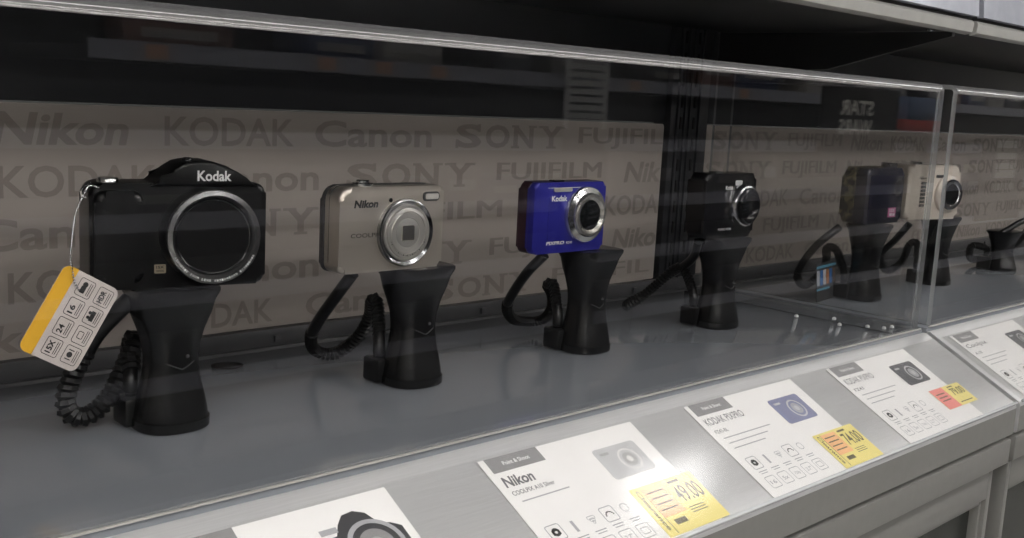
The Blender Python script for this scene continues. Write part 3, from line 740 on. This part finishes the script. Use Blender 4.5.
# ------------------------------------------------------------------ shelf cards on the price rail
def card(x0, wd, hd, title, sub, cam_kind, label, boxes=5):
    t = empty('info_card', rail_pt(x0, .0128, .0004), label, 'price card', 'product cards in the price rail', (A28, 0, 0))
    bm = NB(); prism(bm, rr(0, wd, -hd, 0, .0006, 2), 0, .0005, 0, plane='xy'); link('card_sheet', bm, M_CARD, t)
    z = .00065
    bm = NB(); quad(bm, .005, .052, -.0125, 0, z, 'xy'); hb = link('header_band', bm, M_HEAD, t, None)
    bm = NB(); put_word(bm, 'Point & Shoot', .017, -.0080, .024, .0034, z+.0002, 'xy', bold=.02); link('header_lettering', bm, M_WPRINT, hb, None)
    bm = NB()
    if title == 'Nikon': put_word(bm, title, .006, -.0255, .026, .0088, z, 'xy', bold=.03, shear=.12)
    else: put_word(bm, title, .006, -.0235, .050, .0072, z, 'xy', bold=.005)
    put_word(bm, sub, .0065, -.0325, .0040*max(4, len(sub)*.52), .0036, z, 'xy', bold=.01)
    link('title_lettering', bm, mat('card_text_grey', (.16, .16, .17), .5), t, None)
    bm = NB()
    rows_ = 3 if title != 'Nikon' else 1
    for k in range(rows_):
        yy = -.0385-k*.0055
        quad(bm, .009, .052-k*.01+(.02 if title != 'Nikon' else 0), yy, yy+.0010, z, 'xy')
    # icons
    y1 = -.060; 
    for k in range(5):
        x = .0085+k*.0165
        if k in (0, 3): outline_frame(bm, x, x+.0125, y1-.0125, y1, .002, .0007, z)
        if k == 1: quad(bm, x+.005, x+.0075, y1-.011, y1-.002, z)
        if k == 2:
            for q in range(3): outline_frame(bm, x+.003+q*.0012, x+.010-q*.0012, y1-.006-q*.0018, y1-.003-q*.0018, .001, .0005, z)
        if k == 4: outline_frame(bm, x+.002, x+.009, y1-.009, y1-.002, .003, .0006, z)
        quad(bm, x+.001, x+.0115, y1-.0155, y1-.0147, z)
        quad(bm, x+.002, x+.0105, y1-.0175, y1-.0168, z)
    y2 = -.0805
    for k in range(boxes):
        x = .0085+k*.0165
        outline_frame(bm, x, x+.0125, y2-.0115, y2, .002, .0006, z)
        s = ('16', '5x', '720p', '2.7"', '')[k]
        if s: put_word(bm, s, x+.0028, y2-.0078, .0070, .0036, z, 'xy', bold=.01)
        else: outline_frame(bm, x+.0025, x+.010, y2-.0085, y2-.003, .001, .0006, z)
    link('icon_print', bm, M_GPRINT, t, None)
    bm = NB(); disc(bm, .0148, y1-.0062, .0032, z+.0001, 20, 'xy', r2=.0012); outline_frame(bm, .0115, .018, y1-.0085, y1-.0045, .0006, .001, z+.0001)
    for q in range(8):
        a0 = math.radians(20+q*20); quad(bm, .0642+.0036*math.cos(a0)-.0006, .0642+.0036*math.cos(a0)+.0006, y1-.0085+.0040*math.sin(a0)-.0005, y1-.0085+.0040*math.sin(a0)+.0005, z+.0001)
    link('icon_marks', bm, M_KPRINT, t, None)
    # printed picture of the camera
    px, py, pw, ph = wd-.058, -.044, .044, .028
    pic = {'silver': M_LPRINT, 'blue': mat('print_slate_blue', (.22, .23, .36), .5), 'black': mat('print_charcoal', (.10, .10, .11), .5), 'slr': mat('print_black', (.04, .04, .045), .5)}[cam_kind]
    bm = NB()
    if cam_kind == 'slr':
        px, pw, py, ph = wd-.062, .056, -.060, .050
        prism(bm, [(px, py), (px+pw, py), (px+pw, py+ph*.62), (px+pw*.90, py+ph*.70), (px+pw*.78, py+ph*.74), (px+pw*.70, py+ph*.92), (px+pw*.58, py+ph*.99), (px+pw*.44, py+ph*.97), (px+pw*.34, py+ph*.86), (px+pw*.26, py+ph*.72), (px+pw*.08, py+ph*.70), (px, py+ph*.60)], z, z+.0001, 0, plane='xy')
    else: prism(bm, rr(px, px+pw, py, py+ph, .003, 4), z, z+.0001, 0, plane='xy')
    po = link('camera_picture', bm, pic, t)
    bm = NB(); lx, ly = px+pw*.62, py+ph*.47
    disc(bm, lx, ly, ph*.36, z+.0003, 28, 'xy', r2=ph*.30, mi=0); disc(bm, lx, ly, ph*.22, z+.0003, 28, 'xy', mi=1); disc(bm, lx, ly, ph*.10, z+.0004, 20, 'xy', mi=0)
    quad(bm, px+pw*.10, px+pw*.30, py+ph*.76, py+ph*.84, z+.0003, mi=0 if cam_kind != 'silver' else 1)
    link('picture_detail', bm, [M_GPRINT if cam_kind == 'slr' else M_LPRINT if cam_kind != 'silver' else mat('print_pale', (.72, .71, .70), .5), (M_HEAD if cam_kind == 'slr' else M_GPRINT) if cam_kind != 'silver' else mat('print_mid', (.42, .42, .42), .5)], po, None)
    return t
card(.2170, .1520, .1000, 'Kodak', 'AZ151', 'slr', 'white product card with a printed black camera, leftmost at the bottom edge')
card(.4430, .1510, .1000, 'Nikon', 'COOLPIX A10 Silver', 'silver', 'white product card reading Nikon with a printed silver camera, in front of the silver camera')
card(.6585, .1530, .1000, 'KODAK PIXPRO', 'FZ43-BL', 'blue', 'white product card reading KODAK PIXPRO with a printed bluish camera and yellow sticker')
card(.8720, .1510, .1000, 'KODAK PIXPRO', 'FZ43', 'black', 'white product card with a printed charcoal camera and a red and yellow sticker')
card(1.1310, .1700, .1000, 'Coolpix', 'A10', 'black', 'white product card on the right fixture, cut by the right edge of the view')

def sticker(x0, v0, w, h, kind, label):
    t = empty('price_sticker', rail_pt(x0, v0, .0013), label, 'price sticker', 'yellow price stickers on the cards', (A28, 0, 0))
    bm = NB(); prism(bm, rr(0, w, -h, 0, .0008, 2), 0, .0002, 0, plane='xy'); link('sticker_sheet', bm, M_YEL, t)
    z = .0004; bm = NB()
    if kind == 'pink': quad(bm, 0, w*.42, -h, 0, z-.0001); link('pink_half', bm, M_PINK, t, None)
    else: quad(bm, w*.14, w*.50, -h*.66, -h*.06, z-.0001); link('orange_patch', bm, M_ORA, t, None)
    bm = NB()
    if kind != 'pink':
        put_word(bm, 'Clearance', w*.05, -h*.06, h*.82, w*.06, z, 'xy', bold=.02, rot=-PI/2)
        quad(bm, w*.135, w*.143, -h*.97, -h*.03, z)
        for k in range(4): quad(bm, w*.18, w*.44, -h*(.18+.12*k), -h*(.15+.12*k), z)
        for k in range(3): quad(bm, w*.55, w*.80, -h*(.64+.05*k), -h*(.625+.05*k), z)
        quad(bm, w*.22, w*.40, -h*.84, -h*.74, z)
    else:
        for k in range(3): quad(bm, w*.06, w*.34, -h*(.30+.16*k), -h*(.25+.16*k), z)
        quad(bm, w*.50, w*.90, -h*.88, -h*.84, z)
    put_word(bm, {'a': '49.00', 'b': '74.00', 'pink': '79.00'}[kind], w*.54, -h*.52, w*.40, h*.34, z, 'xy', bold=.01)
    quad(bm, w*.56, w*.74, -h*.12, -h*.07, z)
    link('sticker_print', bm, mat('sticker_ink', (.14, .12, .07), .5), t, None)
sticker(.5375, .0678, .0660, .0430, 'a', 'yellow price sticker with orange patch, in the glare on the card reading Nikon')
sticker(.7620, .0740, .0610, .0375, 'b', 'yellow price sticker with orange patch on the card with the bluish printed camera')
sticker(.9800, .0690, .0620, .0260, 'pink', 'price sticker half red and half yellow on the right-hand card of the near fixture')

# ------------------------------------------------------------------ the other side of the aisle (seen only mirrored in the covers)
GY = -1.2
g = empty('aisle_shelving', (2, GY-.2, FL), 'dark store shelving across the aisle, mirrored faintly in the clear covers', 'shelving')
inv = Matrix.Translation(-Vector(g.location))
def Gp(name, bm, m):
    o = link(name, bm, m, g); o.matrix_parent_inverse = inv; return o
Gp('back_panel', box(NB(), .0, 7.5, GY-.50, GY-.45, FL+.001, .62, 0), mat('gondola_back', (.05, .05, .052), .6))
for z in (-.85, -.45, -.25, -.08, .10, .285, .62):
    Gp('shelf', box(NB(), .90 if z == .285 else 0.0, 7.5, GY-.45, GY-.003, z-.03, z, 0), M_DARKM)
    Gp('price_strip', box(NB(), .90 if z == .285 else 0.0, 7.5, GY-.002, GY+.004, z-.028, z+.012, 0), mat('strip_grey_blue', (.42, .43, .50), .4))
bm = NB()
for x in (1.02, 1.45, 1.62, 1.80, 2.6, 3.2): box(bm, x, x+.05, GY+.0045, GY+.006, .262, .292, 0)
Gp('price_label', bm, mat('label_orange_white', (.75, .45, .32), .5))
# boxes on the shelves
pal = [(.10, .11, .13), (.28, .27, .26), (.06, .06, .07), (.20, .10, .08), (.07, .09, .18), (.5, .48, .45)]
k = 0
for z in (-.08, .285):
    x = 1.0
    while x < 6.6:
        w = random.choice((.14, .2, .26)); h = random.choice((.07, .10, .14)); dd = random.choice((.10, .16))
        if not (3.5 < x < 4.9 and z < .2) :
            bm = NB(); box(bm, x, x+w, GY-.06-dd, GY-.06, z+.0008, z+h, .003); box(bm, x+w*.15, x+w*.85, GY-.0605, GY-.0590, z+h*.35, z+h*.65, 0, mi=1)
            o = link('product_box', bm, [mat('carton_%d' % (k % 6), pal[k % 6], .5), mat('carton_panel', (.45, .44, .42), .5)])
            tag(o, 'dim boxed product on the shelving across the aisle', 'box', 'boxed products across the aisle')
            k += 1
        x += w + random.choice((.03, .08, .2))
# standing sign with two lines of lettering
t = empty('poster_sign', (3.95, GY+.06, .22), 'dark sign with two lines of pale capitals, mirrored backwards in the long cover', 'sign')
bm = NB(); box(bm, -.30, .30, 0, .012, -.16, .11, .002); link('sign_board', bm, M_SLOT, t)
bm = NB(); put_word(bm, 'STAR', .09, .000, -.26, .060, .0125, bold=.03); put_word(bm, 'WARS', .09, -.075, -.26, .060, .0125, bold=.03)
for v in bm.verts: v.co.x = v.co.x
link('lettering', bm, mat('sign_white_glow', (.85, .83, .78), .5, emit=(1, .95, .85), emit_s=.05), t, None)  # pale letters with a faint glow put into the material
t = empty('floor_sign', (4.54, GY+.05, FL+.0005), 'floor standing sign with red band and pale blue panel, mirrored in the long cover', 'sign')
def Tp(name, bm, m, t):
    o = link(name, bm, m, t); o.matrix_parent_inverse = Matrix.Translation(-Vector(t.location)); return o
Tp('post', box(NB(), 4.52, 4.56, GY+.03, GY+.07, FL+.001, .164, .002), M_SLOT, t)
Tp('red_band', box(NB(), 4.30, 4.78, GY+.01, GY+.08, .165, .215, .004), mat('red_box', (.5, .06, .05), .5), t)
Tp('blue_panel', box(NB(), 4.32, 4.70, GY+.01, GY+.08, .2155, .31, .004), mat('blue_box', (.14, .20, .34), .5), t)
bm = NB()
for i, (z, h) in enumerate(((.10, .035), (.045, .030), (-.005, .03), (-.05, .04), (-.11, .035))): box(bm, 5.36, 5.60, GY+.052, GY+.055, z, z+h, 0)
t = empty('strip_sign', (5.47, GY+.05, 0), 'tall dark sign with pale horizontal panels, mirrored in the right cover', 'sign')
inv2 = Matrix.Translation(-Vector(t.location))
o = link('pale_panels', bm, mat('panel_white', (.4, .4, .39), .5, emit=(1, 1, .95), emit_s=.0), t); o.matrix_parent_inverse = inv2
o = link('sign_board', box(NB(), 5.22, 5.74, GY+.03, GY+.05, -.26, .17, .003), M_SLOT, t); o.matrix_parent_inverse = inv2
bm = NB()
for k in range(9): box(bm, 2.30, 2.46, GY+.02, GY+.03, .17+k*.024, .186+k*.024, 0)
box(bm, 2.29, 2.30, GY+.02, GY+.03, .14, .40, 0); box(bm, 2.46, 2.47, GY+.02, GY+.03, .14, .40, 0)
t = empty('slatted_rack', (2.38, GY+.02, FL+.0005), 'white slatted rack across the aisle, mirrored near the top of the long cover', 'rack')
Tp('slats', bm, mat('rack_white', (.8, .8, .8), .4), t)
Tp('base', box(NB(), 2.29, 2.47, GY+.02, GY+.03, FL+.001, .139, .001), M_DARKM, t)

# ------------------------------------------------------------------ world, camera, render look
w = D.worlds.new('store_ambient'); bpy.context.scene.world = w; w.use_nodes = True
w.node_tree.nodes['Background'].inputs[0].default_value = (.9, .95, 1, 1)
w.node_tree.nodes['Background'].inputs[1].default_value = .05
cd = D.cameras.new('view_camera'); co = D.objects.new('view_camera', cd); COL.objects.link(co)
F_PX = 1064.518; cd.sensor_fit = 'HORIZONTAL'; cd.sensor_width = 36; cd.lens = F_PX/1024*36; cd.clip_start = .01; cd.clip_end = 60
R = ((.72184519, -.69010679, .05188571), (.07319527, .15068413, .98586852), (-.68817292, -.70784667, .15928317))
m = Matrix((( R[0][0], R[1][0], R[2][0], 0), (R[0][1], R[1][1], R[2][1], 0), (R[0][2], R[1][2], R[2][2], .222), (0, 0, 0, 1)))
co.matrix_world = m
sc = bpy.context.scene; sc.camera = co
vs = sc.view_settings; sc.display_settings.display_device = 'sRGB'
vs.view_transform = 'Standard'; vs.look = 'None'; vs.gamma = 1; vs.use_curve_mapping = False; vs.exposure = 0.85
cy = sc.cycles
cy.use_denoising = True; cy.max_bounces = 10; cy.transparent_max_bounces = 24; cy.glossy_bounces = 5; cy.diffuse_bounces = 5
cy.sample_clamp_indirect = 4; cy.caustics_reflective = False; cy.caustics_refractive = False
